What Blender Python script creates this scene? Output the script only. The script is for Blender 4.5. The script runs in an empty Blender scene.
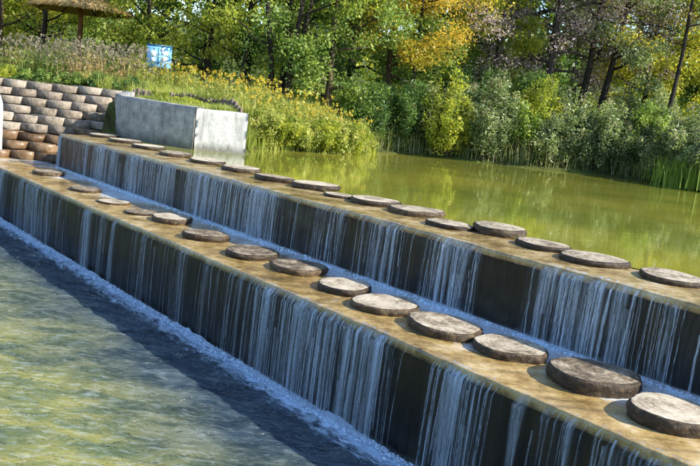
import bpy, math, random
import numpy as np

scene = bpy.context.scene
COL = scene.collection
rad = math.radians

# ------------------------------------------------------------------ frame of reference
# s runs along the weir (away from the camera), p runs upstream, z up. The lower pool is z = 0.
T = rad(39.5)
D = np.array([-math.sin(T), math.cos(T)])
Q = np.array([math.cos(T), math.sin(T)])
def W(s, p, z=0.0):
    return (s*D[0]+p*Q[0], s*D[1]+p*Q[1], z)
Z_LEDGE, Z_CREST = 1.18, 2.022
P_LOW, P_UP = 5.495, 7.05            # fronts of the lower and the upper drop
Z_POND = Z_CREST + 0.012

# ------------------------------------------------------------------ camera
CAM_H = 3.48
cam_data = bpy.data.cameras.new("camera")
cam = bpy.data.objects.new("camera", cam_data)
COL.objects.link(cam)
scene.camera = cam
cam_data.sensor_width = 36
cam_data.lens = 800/700*36
cam_data.clip_end = 2000
cam_data.clip_start = 0.05
_p, _r = rad(9.0), rad(6.0)
_f = np.array([0, math.cos(_p), -math.sin(_p)])
_rt0 = np.array([1.0, 0, 0]); _up0 = np.cross(_rt0, _f)
_rt = math.cos(_r)*_rt0+math.sin(_r)*_up0
_up = math.cos(_r)*_up0-math.sin(_r)*_rt0
from mathutils import Matrix, Vector
cam.matrix_world = Matrix(((_rt[0], _up[0], -_f[0], 0), (_rt[1], _up[1], -_f[1], 0),
                           (_rt[2], _up[2], -_f[2], CAM_H), (0, 0, 0, 1)))

# ------------------------------------------------------------------ sky and sun
SUN_EL, SUN_TH = 32.5, -20.5       # elevation; direction towards the sun as an angle from +x
world = bpy.data.worlds.new("World")
scene.world = world
world.use_nodes = True
wn = world.node_tree.nodes; wl = world.node_tree.links
wn.clear()
sky = wn.new("ShaderNodeTexSky"); sky.sky_type = 'NISHITA'
sky.sun_disc = False
sky.sun_elevation = rad(SUN_EL)
sky.sun_rotation = rad(90-SUN_TH)
sky.ozone_density = 3.0
sky.air_density = 1.0
sky.dust_density = 0.4
bg = wn.new("ShaderNodeBackground"); bg.inputs[1].default_value = 0.15
wo = wn.new("ShaderNodeOutputWorld")
wl.new(sky.outputs[0], bg.inputs[0]); wl.new(bg.outputs[0], wo.inputs[0])

sun_data = bpy.data.lights.new("sun", 'SUN')
sun_data.energy = 5.0
sun_data.angle = rad(0.5)
sun_data.color = (1.0, 0.93, 0.80)
sun = bpy.data.objects.new("sun", sun_data)
COL.objects.link(sun)
_sd = Vector((math.cos(rad(SUN_EL))*math.cos(rad(SUN_TH)), math.cos(rad(SUN_EL))*math.sin(rad(SUN_TH)), math.sin(rad(SUN_EL))))
sun.rotation_euler = _sd.to_track_quat('Z', 'Y').to_euler()
sun.location = (20, -8, 20)

scene.view_settings.view_transform = 'Standard'
scene.view_settings.look = 'None'
scene.view_settings.gamma = 1.0
scene.view_settings.exposure = 1.1
scene.render.engine = 'CYCLES'
scene.cycles.use_denoising = True
scene.cycles.max_bounces = 8
scene.cycles.transparent_max_bounces = 14
scene.cycles.caustics_reflective = False
scene.cycles.caustics_refractive = False

# ------------------------------------------------------------------ mesh helpers
def mesh_np(name, verts, quads=None, tris=None, mats=(), smooth=False, tint=None, uv=None, matidx=None):
    me = bpy.data.meshes.new(name)
    verts = np.asarray(verts, dtype=np.float32).reshape(-1, 3)
    nq = 0 if quads is None else len(quads); nt = 0 if tris is None else len(tris)
    loops = []
    if nq: loops.append(np.asarray(quads, dtype=np.int32).ravel())
    if nt: loops.append(np.asarray(tris, dtype=np.int32).ravel())
    loops = np.concatenate(loops)
    starts = np.concatenate([np.arange(nq)*4, nq*4+np.arange(nt)*3]).astype(np.int32)
    me.vertices.add(len(verts)); me.vertices.foreach_set("co", verts.ravel())
    me.loops.add(len(loops)); me.loops.foreach_set("vertex_index", loops)
    me.polygons.add(nq+nt); me.polygons.foreach_set("loop_start", starts)
    if matidx is not None: me.polygons.foreach_set("material_index", np.asarray(matidx, dtype=np.int32))
    if smooth: me.polygons.foreach_set("use_smooth", np.ones(nq+nt, dtype=bool))
    if tint is not None:
        a = me.attributes.new("tint", 'FLOAT', 'FACE'); a.data.foreach_set("value", np.asarray(tint, dtype=np.float32))
    if uv is not None:
        l = me.uv_layers.new(name="UVMap"); l.data.foreach_set("uv", np.asarray(uv, dtype=np.float32)[loops].ravel())
    for m in mats: me.materials.append(m)
    me.update(calc_edges=True); me.validate()
    return me

def add(name, me, parent=None, loc=None, rotz=None):
    o = bpy.data.objects.new(name, me)
    COL.objects.link(o)
    if parent is not None: o.parent = parent
    if loc is not None: o.location = loc
    if rotz is not None: o.rotation_euler = (0, 0, rotz)
    return o

def tag(o, label=None, cat=None, group=None, kind=None):
    if label: o["label"] = label
    if cat: o["category"] = cat
    if group: o["group"] = group
    if kind: o["kind"] = kind
    return o

def thing(name, label, cat, loc=(0, 0, 0), rotz=0.0, group=None):
    o = bpy.data.objects.new(name, None)
    o.empty_display_size = 0.2
    COL.objects.link(o); o.location = loc; o.rotation_euler = (0, 0, rotz)
    return tag(o, label, cat, group)

def grid_faces(n, m, closed=False):
    """faces of an n x m vertex grid (row-major, m per row); closed joins the last column to the first"""
    i = np.arange(n-1)[:, None]; j = np.arange(m if closed else m-1)[None, :]
    a = i*m+j; b = i*m+(j+1) % m
    return np.stack([a, b, b+m, a+m], -1).reshape(-1, 4)

def tubes(paths, sides=6):
    """paths: list of (points (n,3), radii (n)); returns verts, quads"""
    V, F, off = [], [], 0
    ang = np.linspace(0, 2*math.pi, sides, endpoint=False)
    for pts, rr in paths:
        pts = np.asarray(pts, float); n = len(pts); rr = np.asarray(rr, float)
        t = np.gradient(pts, axis=0); t /= np.linalg.norm(t, axis=1)[:, None]+1e-9
        ref = np.where(np.abs(t[:, 2:3]) > .9, np.array([[1., 0, 0]]), np.array([[0, 0, 1.]]))
        u = np.cross(t, ref); u /= np.linalg.norm(u, axis=1)[:, None]+1e-9
        v = np.cross(t, u)
        ring = pts[:, None, :]+rr[:, None, None]*(np.cos(ang)[None, :, None]*u[:, None, :]+np.sin(ang)[None, :, None]*v[:, None, :])
        V.append(ring.reshape(-1, 3)); F.append(grid_faces(n, sides, True)+off); off += n*sides
    return np.concatenate(V), np.concatenate(F)

def vnoise(x, y, seed=0):
    """value noise on arrays"""
    xi = np.floor(x).astype(np.int64); yi = np.floor(y).astype(np.int64)
    fx = x-xi; fy = y-yi; fx = fx*fx*(3-2*fx); fy = fy*fy*(3-2*fy)
    def h(a, b):
        n = (a*374761393+b*668265263+seed*974711) & 0x7fffffff
        n = ((n ^ (n >> 13))*1274126177) & 0x7fffffff
        return ((n ^ (n >> 16)) & 0xffff)/65535.0
    return (h(xi, yi)*(1-fx)+h(xi+1, yi)*fx)*(1-fy)+(h(xi, yi+1)*(1-fx)+h(xi+1, yi+1)*fx)*fy
def fbm(x, y, oct=4, seed=0):
    t = 0; a = .5
    for k in range(oct):
        t = t+a*vnoise(x*2**k, y*2**k, seed+k*7); a *= .5
    return t

def box(x0, x1, y0, y1, z0, z1, bev=0.0, rng=None, jit=0.0):
    """chamfered box: verts, quads/tris as python lists"""
    b = bev
    V = []
    for (z, ins) in ((z0, b), (z0+b, 0), (z1-b, 0), (z1, b)):
        for (x, y, sx, sy) in ((x0, y0, 1, 1), (x1, y0, -1, 1), (x1, y1, -1, -1), (x0, y1, 1, -1)):
            V.append((x+sx*ins, y+sy*ins, z))
    V = np.array(V, float)
    if rng is not None: V += rng.normal(0, jit, V.shape)
    F = [(3, 2, 1, 0), (12, 13, 14, 15)]
    for k in range(3):
        for j in range(4):
            F.append((k*4+j, k*4+(j+1) % 4, k*4+4+(j+1) % 4, k*4+4+j))
    return V, np.array(F)

# ------------------------------------------------------------------ material helpers
def new_mat(name):
    m = bpy.data.materials.new(name); m.use_nodes = True
    nt = m.node_tree; nt.nodes.clear()
    out = nt.nodes.new("ShaderNodeOutputMaterial")
    return m, nt, out
def N(nt, t, **kw):
    n = nt.nodes.new(t)
    for k, v in kw.items(): setattr(n, k, v)
    return n
def ramp(nt, stops, fac=None):
    r = N(nt, "ShaderNodeValToRGB"); e = r.color_ramp.elements
    while len(e) < len(stops): e.new(0.5)
    for el, (pos, c) in zip(e, stops):
        el.position = pos; el.color = (c[0], c[1], c[2], 1) if len(c) == 3 else c
    if fac is not None: nt.links.new(fac, r.inputs[0])
    return r
def noise(nt, scale, detail=4, rough=.6, vec=None, dist=0.0):
    n = N(nt, "ShaderNodeTexNoise"); n.inputs["Scale"].default_value = scale
    n.inputs["Detail"].default_value = detail; n.inputs["Roughness"].default_value = rough
    n.inputs["Distortion"].default_value = dist
    if vec is not None: nt.links.new(vec, n.inputs["Vector"])
    return n
def mapping(nt, scale=(1, 1, 1), rot=(0, 0, 0), coord="Object"):
    tc = N(nt, "ShaderNodeTexCoord"); mp = N(nt, "ShaderNodeMapping")
    mp.inputs["Scale"].default_value = scale; mp.inputs["Rotation"].default_value = rot
    nt.links.new(N(nt, "ShaderNodeNewGeometry").outputs["Position"] if coord == "World" else tc.outputs[coord], mp.inputs[0])
    return mp.outputs[0]
def math_node(nt, op, a, b=None, clamp=False):
    n = N(nt, "ShaderNodeMath", operation=op); n.use_clamp = clamp
    for k, v in enumerate((a, b)):
        if v is None: continue
        if isinstance(v, (int, float)): n.inputs[k].default_value = v
        else: nt.links.new(v, n.inputs[k])
    return n.outputs[0]
def mixrgb(nt, fac, a, b, mode='MIX'):
    n = N(nt, "ShaderNodeMix", data_type='RGBA', blend_type=mode)
    for idx, v in ((0, fac), (6, a), (7, b)):
        if isinstance(v, (int, float)): n.inputs[idx].default_value = v
        elif isinstance(v, tuple): n.inputs[idx].default_value = (v[0], v[1], v[2], 1)
        else: nt.links.new(v, n.inputs[idx])
    return n.outputs[2]
def bump(nt, h, strength, dist, normal=None):
    b = N(nt, "ShaderNodeBump"); b.inputs["Strength"].default_value = strength; b.inputs["Distance"].default_value = dist
    nt.links.new(h, b.inputs["Height"])
    if normal is not None: nt.links.new(normal, b.inputs["Normal"])
    return b.outputs[0]
def principled(nt, out, color=None, rough=.6, spec=.5, normal=None):
    p = N(nt, "ShaderNodeBsdfPrincipled")
    if isinstance(color, tuple): p.inputs["Base Color"].default_value = (*color, 1)
    elif color is not None: nt.links.new(color, p.inputs["Base Color"])
    if isinstance(rough, (int, float)): p.inputs["Roughness"].default_value = rough
    else: nt.links.new(rough, p.inputs["Roughness"])
    p.inputs["Specular IOR Level"].default_value = spec
    if normal is not None: nt.links.new(normal, p.inputs["Normal"])
    if out is not None: nt.links.new(p.outputs[0], out.inputs[0])
    return p

def mat_leaf(name, stops, transl=.45, rough=.5, spec=.35, tr_gain=1.6, gain=1.8):
    if tr_gain > 1.3: stops = [(q, tuple(min(.7, c*g) for c, g in zip(col, (gain, gain*.97, gain*1.05)))) for q, col in stops]
    m, nt, out = new_mat(name)
    at = N(nt, "ShaderNodeAttribute", attribute_name="tint")
    r = ramp(nt, stops, at.outputs["Fac"])
    p = principled(nt, None, r.outputs[0], rough, spec)
    t = N(nt, "ShaderNodeBsdfTranslucent")
    c = mixrgb(nt, 1.0, r.outputs[0], (tr_gain, tr_gain*1.05, tr_gain*.6), 'MULTIPLY')
    nt.links.new(c, t.inputs[0])
    mx = N(nt, "ShaderNodeMixShader"); mx.inputs[0].default_value = transl
    nt.links.new(p.outputs[0], mx.inputs[1]); nt.links.new(t.outputs[0], mx.inputs[2])
    nt.links.new(mx.outputs[0], out.inputs[0])
    return m

def mat_bark(name, c0, c1):
    m, nt, out = new_mat(name)
    v = mapping(nt, (9, 9, 2.2))
    n = noise(nt, 1.0, 6, .65, v)
    r = ramp(nt, [(.3, c0), (.7, c1)], n.outputs[0])
    principled(nt, out, r.outputs[0], .9, .2, bump(nt, n.outputs[0], .8, .03))
    return m

def mat_stone(name, stops, scale=6, bs=.5, rough=.85, damp=None):
    m, nt, out = new_mat(name)
    v = mapping(nt)
    info = N(nt, "ShaderNodeObjectInfo")
    va = N(nt, "ShaderNodeVectorMath", operation='ADD')
    nt.links.new(v, va.inputs[0]); nt.links.new(info.outputs["Location"], va.inputs[1])
    n = noise(nt, scale, 7, .65, va.outputs[0])
    n2 = noise(nt, scale*7, 4, .6, va.outputs[0])
    f = math_node(nt, 'ADD', math_node(nt, 'MULTIPLY', n.outputs[0], .75), math_node(nt, 'MULTIPLY', n2.outputs[0], .25))
    f = math_node(nt, 'ADD', f, math_node(nt, 'MULTIPLY', math_node(nt, 'SUBTRACT', info.outputs["Random"], .5), .18))
    r = ramp(nt, stops, f)
    col = r.outputs[0]
    if damp is not None:
        # a stained tide line above the water and drips below the top
        sz = N(nt, "ShaderNodeSeparateXYZ"); nt.links.new(v, sz.inputs[0])
        dn = noise(nt, 1.0, 5, .65, mapping(nt, (9, 9, .7)))
        g = math_node(nt, 'ADD', sz.outputs[2], math_node(nt, 'MULTIPLY', math_node(nt, 'SUBTRACT', dn.outputs[0], .5), .5))
        mr = N(nt, "ShaderNodeMapRange"); mr.inputs[1].default_value = .06; mr.inputs[2].default_value = damp; mr.inputs[3].default_value = .75; mr.inputs[4].default_value = 0
        nt.links.new(g, mr.inputs[0])
        col = mixrgb(nt, mr.outputs[0], col, (.09, .085, .06))
        st = N(nt, "ShaderNodeMapRange"); st.inputs[1].default_value = .52; st.inputs[2].default_value = .7; st.inputs[4].default_value = .55
        nt.links.new(dn.outputs[0], st.inputs[0])
        col = mixrgb(nt, st.outputs[0], col, (.15, .145, .13))
    principled(nt, out, col, rough, .3, bump(nt, f, bs, .03))
    return m

# ------------------------------------------------------------------ materials
M_terrace = mat_stone("terrace_stone", [(.3, (.075, .06, .046)), (.46, (.20, .165, .13)), (.6, (.31, .265, .215)), (.72, (.42, .37, .31))], 7, .9)
M_terrace_wet = mat_stone("terrace_stone_wet", [(.3, (.03, .02, .012)), (.5, (.14, .085, .045)), (.72, (.26, .18, .11))], 5, .5, .35)
M_wall_shaded = mat_stone("abutment_plaster_shaded", [(.3, (.10, .10, .10)), (.48, (.25, .25, .245)), (.68, (.46, .46, .45))], 3.4, .8, .8, .28)  # shaded side of the wall: its shade is put into the darker grey
M_wallcap = mat_stone("abutment_coping", [(.3, (.36, .35, .33)), (.5, (.55, .54, .51)), (.7, (.66, .65, .62))], 3, .3, .8)

def mat_weir():
    m, nt, out = new_mat("weir_wet_wall")
    v = mapping(nt, (1.6, 1.6, .45))
    n = noise(nt, 1.6, 7, .65, v)
    v2 = mapping(nt, (9, 9, .8)); n2 = noise(nt, 1.0, 5, .6, v2)
    f = math_node(nt, 'ADD', math_node(nt, 'MULTIPLY', n.outputs[0], .6), math_node(nt, 'MULTIPLY', n2.outputs[0], .4))
    r = ramp(nt, [(.36, (.003, .003, .003)), (.5, (.009, .007, .005)), (.62, (.028, .021, .009)), (.75, (.06, .048, .02))], f)
    principled(nt, out, r.outputs[0], .35, .35, bump(nt, f, .7, .05))
    return m
M_weir = mat_weir()

def mat_ledge(froth, tone=(1, 1, 1)):
    m, nt, out = new_mat("ledge_wet_concrete")
    v = mapping(nt)
    n = noise(nt, 2.2, 7, .65, v); n2 = noise(nt, 14, 5, .7, v)
    f = math_node(nt, 'ADD', math_node(nt, 'MULTIPLY', n.outputs[0], .65), math_node(nt, 'MULTIPLY', n2.outputs[0], .35))
    r = ramp(nt, [(q_, tuple(a*b for a, b in zip(c_, tone))) for q_, c_ in [(.33, (.08, .05, .015)), (.44, (.26, .165, .05)), (.54, (.44, .31, .12)), (.66, (.60, .50, .33))]], f)
    vw = mapping(nt, (16, 16, 16)); w = noise(nt, 1.0, 3, .55, vw, .6)
    rr = ramp(nt, [(.35, (.08, .08, .08)), (.65, (.5, .5, .5))], n.outputs[0])
    stn = noise(nt, 1.0, 5, .65, mapping(nt, (1.0, 7.0, 1), (0, 0, -T)))
    stm = N(nt, "ShaderNodeMapRange"); stm.inputs[1].default_value = .5; stm.inputs[2].default_value = .68; stm.inputs[4].default_value = .7
    nt.links.new(stn.outputs[0], stm.inputs[0])
    col, ro = mixrgb(nt, stm.outputs[0], r.outputs[0], (.12, .08, .03)), rr.outputs[0]
    if froth:
        # froth and aerated water spreading over the ledge from the foot of the upper fall
        dt = N(nt, "ShaderNodeVectorMath", operation='DOT_PRODUCT'); nt.links.new(v, dt.inputs[0]); dt.inputs[1].default_value = (Q[0], Q[1], 0)
        big = noise(nt, .9, 2, .5, v); fine = noise(nt, 11, 7, .75, v, 1.2)
        near = N(nt, "ShaderNodeMapRange"); near.inputs[1].default_value = P_LOW+.1; near.inputs[2].default_value = P_UP-.05; near.inputs[3].default_value = -.80; near.inputs[4].default_value = -.45
        nt.links.new(dt.outputs["Value"], near.inputs[0])
        g = math_node(nt, 'ADD', math_node(nt, 'ADD', math_node(nt, 'MULTIPLY', big.outputs[0], 1.25), math_node(nt, 'MULTIPLY', fine.outputs[0], .55)), near.outputs[0])
        fm = N(nt, "ShaderNodeMapRange"); fm.inputs[1].default_value = .30; fm.inputs[2].default_value = .48; fm.inputs[4].default_value = .85
        nt.links.new(g, fm.inputs[0])
        col = mixrgb(nt, fm.outputs[0], col, (.72, .80, .88))
    pb = principled(nt, out, col, ro, .5, bump(nt, f, .5, .03))
    pb.inputs["Coat Weight"].default_value = .7; pb.inputs["Coat Roughness"].default_value = .06; pb.inputs["Coat IOR"].default_value = 1.33
    nt.links.new(bump(nt, w.outputs[0], .6, .04), pb.inputs["Coat Normal"])
    return m
M_ledge = mat_ledge(True)
M_crest = mat_ledge(False, (1.0, 1.04, 1.16))

def mat_water(name, base, base2, scale, bstr, bdist, rough=.04, stretch=(1, 1, 1), mixscale=.35, rot=T):
    m, nt, out = new_mat(name)
    v = mapping(nt, stretch, (0, 0, -rot))
    n1 = noise(nt, scale, 3, .55, v, .4); n2 = noise(nt, scale*3.7, 2, .5, v, .3)
    h = math_node(nt, 'ADD', n1.outputs[0], math_node(nt, 'MULTIPLY', n2.outputs[0], .3))
    c = noise(nt, mixscale, 3, .5, v)
    r = ramp(nt, [(.35, base), (.65, base2)], c.outputs[0])
    p = principled(nt, out, r.outputs[0], rough, .5, bump(nt, h, bstr, bdist))
    p.inputs["IOR"].default_value = 1.7
    return m
M_pond = mat_water("pond_water", (.14, .16, .024), (.30, .28, .042), 3.0, .07, .02, .015, (1, 1, 1), .25)

def mat_pool():
    m, nt, out = new_mat("pool_water")
    # object space of the pool: x = s, y = p
    v = mapping(nt); sep = N(nt, "ShaderNodeSeparateXYZ"); nt.links.new(v, sep.inputs[0])
    n1 = noise(nt, 3.4, 3, .55, mapping(nt, (1, 2.2, 1), (0, 0, .1), "World"), .5); n2 = noise(nt, 10, 2, .5, mapping(nt, (1, 2, 1), (0, 0, -.1), "World"), .4)
    h = math_node(nt, 'ADD', n1.outputs[0], math_node(nt, 'MULTIPLY', n2.outputs[0], .35))
    c = noise(nt, 1.0, 5, .66, mapping(nt, (1.1, 2.6, 1), (0, 0, .1), "World"), .5)
    r0 = ramp(nt, [(.32, (.04, .06, .035)), (.44, (.11, .14, .06)), (.52, (.18, .19, .065)), (.60, (.25, .24, .07)), (.70, (.29, .31, .20))], c.outputs[0])
    # weir's blue shade painted into the colour near it; bed shows through further out
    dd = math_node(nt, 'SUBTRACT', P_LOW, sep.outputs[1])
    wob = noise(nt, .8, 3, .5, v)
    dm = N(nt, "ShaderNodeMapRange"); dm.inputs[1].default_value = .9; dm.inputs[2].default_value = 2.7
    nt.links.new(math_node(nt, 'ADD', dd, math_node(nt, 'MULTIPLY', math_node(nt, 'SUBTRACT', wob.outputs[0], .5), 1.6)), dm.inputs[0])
    deep = ramp(nt, [(.36, (.012, .022, .036)), (.5, (.030, .050, .068)), (.62, (.062, .092, .11)), (.75, (.17, .21, .23))], c.outputs[0])  # dark blue ramp carries the weir's shade in its colour
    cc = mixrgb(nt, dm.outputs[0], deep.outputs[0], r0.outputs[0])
    # sky glints on the ripples painted as pale flecks, with drifting froth
    fl = noise(nt, 6, 4, .6, mapping(nt, (1, 2.4, 1), (0, 0, .1), "World"), .3)
    fs = N(nt, "ShaderNodeMapRange"); fs.inputs[1].default_value = .50; fs.inputs[2].default_value = .75; fs.inputs[4].default_value = .5
    nt.links.new(fl.outputs[0], fs.inputs[0])
    flk = math_node(nt, 'MULTIPLY', fs.outputs[0], math_node(nt, 'ADD', math_node(nt, 'MULTIPLY', dm.outputs[0], .65), .35))
    class _R: pass
    r = _R(); r.outputs = [mixrgb(nt, flk, cc, (.46, .53, .54))]
    # foam thins out with the distance from the foot of the fall
    dist = math_node(nt, 'SUBTRACT', P_LOW, sep.outputs[1])
    fn = noise(nt, 7, 6, .7, mapping(nt, (.7, 1.6, 1)), .8)
    fall = N(nt, "ShaderNodeMapRange"); fall.inputs[1].default_value = .03; fall.inputs[2].default_value = .55
    fall.inputs[3].default_value = .80; fall.inputs[4].default_value = .28
    nt.links.new(dist, fall.inputs[0])
    fm = N(nt, "ShaderNodeMapRange"); nt.links.new(math_node(nt, 'SUBTRACT', math_node(nt, 'ADD', fn.outputs[0], fall.outputs[0]), 1.0), fm.inputs[0])
    fm.inputs[1].default_value = -.06; fm.inputs[2].default_value = .22
    col = mixrgb(nt, fm.outputs[0], r.outputs[0], (.66, .80, .95))
    ro = math_node(nt, 'ADD', math_node(nt, 'MULTIPLY', fm.outputs[0], .6), .06)
    # murk scatters light evenly; only the skin of the water follows the ripples
    up_ = N(nt, "ShaderNodeCombineXYZ"); up_.inputs[2].default_value = 1.0
    df = N(nt, "ShaderNodeBsdfDiffuse"); nt.links.new(col, df.inputs[0])
    geo_ = N(nt, "ShaderNodeNewGeometry")
    mixn = N(nt, "ShaderNodeMix", data_type='VECTOR'); nt.links.new(fm.outputs[0], mixn.inputs[0])
    nt.links.new(up_.outputs[0], mixn.inputs[4]); nt.links.new(geo_.outputs["Normal"], mixn.inputs[5])
    nt.links.new(mixn.outputs[1], df.inputs["Normal"])
    bn = bump(nt, h, 1.0, .20)
    gl = N(nt, "ShaderNodeBsdfGlossy"); gl.inputs["Roughness"].default_value = .05; nt.links.new(bn, gl.inputs["Normal"])
    fr = N(nt, "ShaderNodeFresnel"); fr.inputs[0].default_value = 1.62; nt.links.new(bn, fr.inputs["Normal"])
    ms = N(nt, "ShaderNodeMixShader"); nt.links.new(math_node(nt, 'MULTIPLY', fr.outputs[0], math_node(nt, 'SUBTRACT', 1.0, math_node(nt, 'MULTIPLY', fm.outputs[0], .8))), ms.inputs[0])
    nt.links.new(df.outputs[0], ms.inputs[1]); nt.links.new(gl.outputs[0], ms.inputs[2])
    nt.links.new(ms.outputs[0], out.inputs[0])
    return m
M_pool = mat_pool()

def mat_fall(name="falling_water", fine=(26, 26, .9), fine2=(60, 60, 14)):
    m, nt, out = new_mat(name)
    uv = N(nt, "ShaderNodeUVMap"); sep = N(nt, "ShaderNodeSeparateXYZ"); nt.links.new(uv.outputs[0], sep.inputs[0])
    at = N(nt, "ShaderNodeAttribute", attribute_name="tint")
    # soft rims: 4u(1-u)
    u = sep.outputs[0]
    e = math_node(nt, 'MULTIPLY', math_node(nt, 'MULTIPLY', u, math_node(nt, 'SUBTRACT', 1.0, u)), 4.0)
    e = math_node(nt, 'POWER', e, 1.2)
    v = mapping(nt, fine); st = noise(nt, 1.0, 6, .75, v)
    v2 = mapping(nt, fine2); sp = noise(nt, 1.0, 3, .6, v2)
    s = N(nt, "ShaderNodeMapRange"); s.inputs[1].default_value = .38; s.inputs[2].default_value = .70
    nt.links.new(math_node(nt, 'ADD', math_node(nt, 'MULTIPLY', st.outputs[0], .75), math_node(nt, 'MULTIPLY', sp.outputs[0], .25)), s.inputs[0])
    a = math_node(nt, 'MULTIPLY', math_node(nt, 'MULTIPLY', e, s.outputs[0]), at.outputs["Fac"], True)
    p = N(nt, "ShaderNodeBsdfPrincipled")
    p.inputs["Base Color"].default_value = (.78, .88, 1.0, 1); p.inputs["Roughness"].default_value = .25
    p.inputs["IOR"].default_value = 1.33
    tl = N(nt, "ShaderNodeBsdfTranslucent"); tl.inputs[0].default_value = (.72, .85, 1.0, 1)
    mx = N(nt, "ShaderNodeMixShader"); mx.inputs[0].default_value = .35
    nt.links.new(p.outputs[0], mx.inputs[1]); nt.links.new(tl.outputs[0], mx.inputs[2])
    tr = N(nt, "ShaderNodeBsdfTransparent")
    mo = N(nt, "ShaderNodeMixShader"); nt.links.new(a, mo.inputs[0])
    nt.links.new(tr.outputs[0], mo.inputs[1]); nt.links.new(mx.outputs[0], mo.inputs[2])
    nt.links.new(mo.outputs[0], out.inputs[0])
    return m
M_fall = mat_fall()
M_spray = mat_fall("spray", (16, 16, 16), (50, 50, 50))

def mat_foam():
    m, nt, out = new_mat("foam")
    n = noise(nt, 30, 4, .6, mapping(nt))
    principled(nt, out, (.70, .83, .96), .35, .5, bump(nt, n.outputs[0], .5, .02))
    return m
M_foam = mat_foam()

def mat_cut_top(name, var, lift):
    m, nt, out = new_mat(name)
    v = mapping(nt); info = N(nt, "ShaderNodeObjectInfo")
    va = N(nt, "ShaderNodeVectorMath", operation='ADD'); nt.links.new(v, va.inputs[0]); nt.links.new(info.outputs["Location"], va.inputs[1])
    n = noise(nt, 5, 6, .7, va.outputs[0]); n2 = noise(nt, 30, 4, .7, va.outputs[0])
    ln = N(nt, "ShaderNodeVectorMath", operation='LENGTH'); nt.links.new(v, ln.inputs[0])
    ring = math_node(nt, 'SINE', math_node(nt, 'ADD', math_node(nt, 'MULTIPLY', ln.outputs["Value"], 120.0), math_node(nt, 'MULTIPLY', n.outputs[0], 9.0)))
    f = math_node(nt, 'ADD', math_node(nt, 'MULTIPLY', n.outputs[0], .7), math_node(nt, 'MULTIPLY', n2.outputs[0], .3))
    f = math_node(nt, 'ADD', f, math_node(nt, 'MULTIPLY', ring, .02))
    f = math_node(nt, 'ADD', f, math_node(nt, 'MULTIPLY', math_node(nt, 'SUBTRACT', info.outputs["Random"], .5-lift), var))
    r = ramp(nt, [(.34, (.06, .045, .03)), (.45, (.20, .16, .11)), (.55, (.40, .345, .265)), (.72, (.56, .51, .42))], f)
    principled(nt, out, r.outputs[0], .7, .35, bump(nt, f, .4, .02))
    return m
M_top = mat_cut_top("stump_cut_top", .15, -.12)
M_top_pale = mat_cut_top("worn_disc_top", .10, .25)
M_rim = mat_stone("stump_bark", [(.3, (.010, .007, .005)), (.5, (.045, .030, .018)), (.72, (.16, .11, .06))], 14, .9, .4)

def mat_ground():
    m, nt, out = new_mat("bank_soil")
    n = noise(nt, 1.3, 7, .65, mapping(nt)); n2 = noise(nt, 9, 5, .7, mapping(nt))
    f = math_node(nt, 'ADD', math_node(nt, 'MULTIPLY', n.outputs[0], .6), math_node(nt, 'MULTIPLY', n2.outputs[0], .4))
    r = ramp(nt, [(.35, (.035, .028, .014)), (.48, (.06, .07, .02)), (.6, (.09, .13, .03)), (.75, (.15, .16, .05))], f)
    principled(nt, out, r.outputs[0], .95, .1, bump(nt, f, .8, .08))
    return m
M_ground = mat_ground()

def plain(name, c0, c1, scale=12, rough=.7, bs=.3, stretch=(1, 1, 1)):
    m, nt, out = new_mat(name)
    n = noise(nt, scale, 5, .65, mapping(nt, stretch))
    r = ramp(nt, [(.35, c0), (.65, c1)], n.outputs[0])
    principled(nt, out, r.outputs[0], rough, .4, bump(nt, n.outputs[0], bs, .01))
    return m

# ------------------------------------------------------------------ terrain: one sheet out to the horizon
SHORE = [W(-14, 8.35)[:2], W(20.5, 8.35)[:2], W(20.4, 8.7)[:2], W(17.65, 9.5)[:2], W(17.1, 10.7)[:2], (-2.9, 21.75), (-1.7, 22.95), (-.75, 23.5), (-.25, 24.1), (.1, 25.7),
         (1.0, 27.0), (2.1, 27.5), (4.1, 27.25), (6.1, 26.9), (8.2, 27.2), (9.3, 26.6), (9.7, 25.0), (10.4, 24.0), (12.0, 22.5), (16.0, 18.0), (22, 10), (28, -4)]
SH = np.array(SHORE)
def shore_dist(x, y):
    """signed distance to the pond outline, positive on land"""
    P = np.stack([x, y], -1); best = np.full(x.shape, 1e9); inside = np.zeros(x.shape, bool)
    n = len(SH)
    for i in range(n):
        a, b = SH[i], SH[(i+1) % n]; ab = b-a
        t = np.clip(((P-a)@ab)/(ab@ab), 0, 1)
        best = np.minimum(best, np.linalg.norm(P-(a+t[..., None]*ab), axis=-1))
        c = ((a[1] > y) != (b[1] > y)) & (x < (b[0]-a[0])*(y-a[1])/(b[1]-a[1]+1e-12)+a[0])
        inside ^= c
    return np.where(inside, -best, best)
def sm(x, a, b):
    t = np.clip((x-a)/(b-a), 0, 1); return t*t*(3-2*t)
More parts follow.
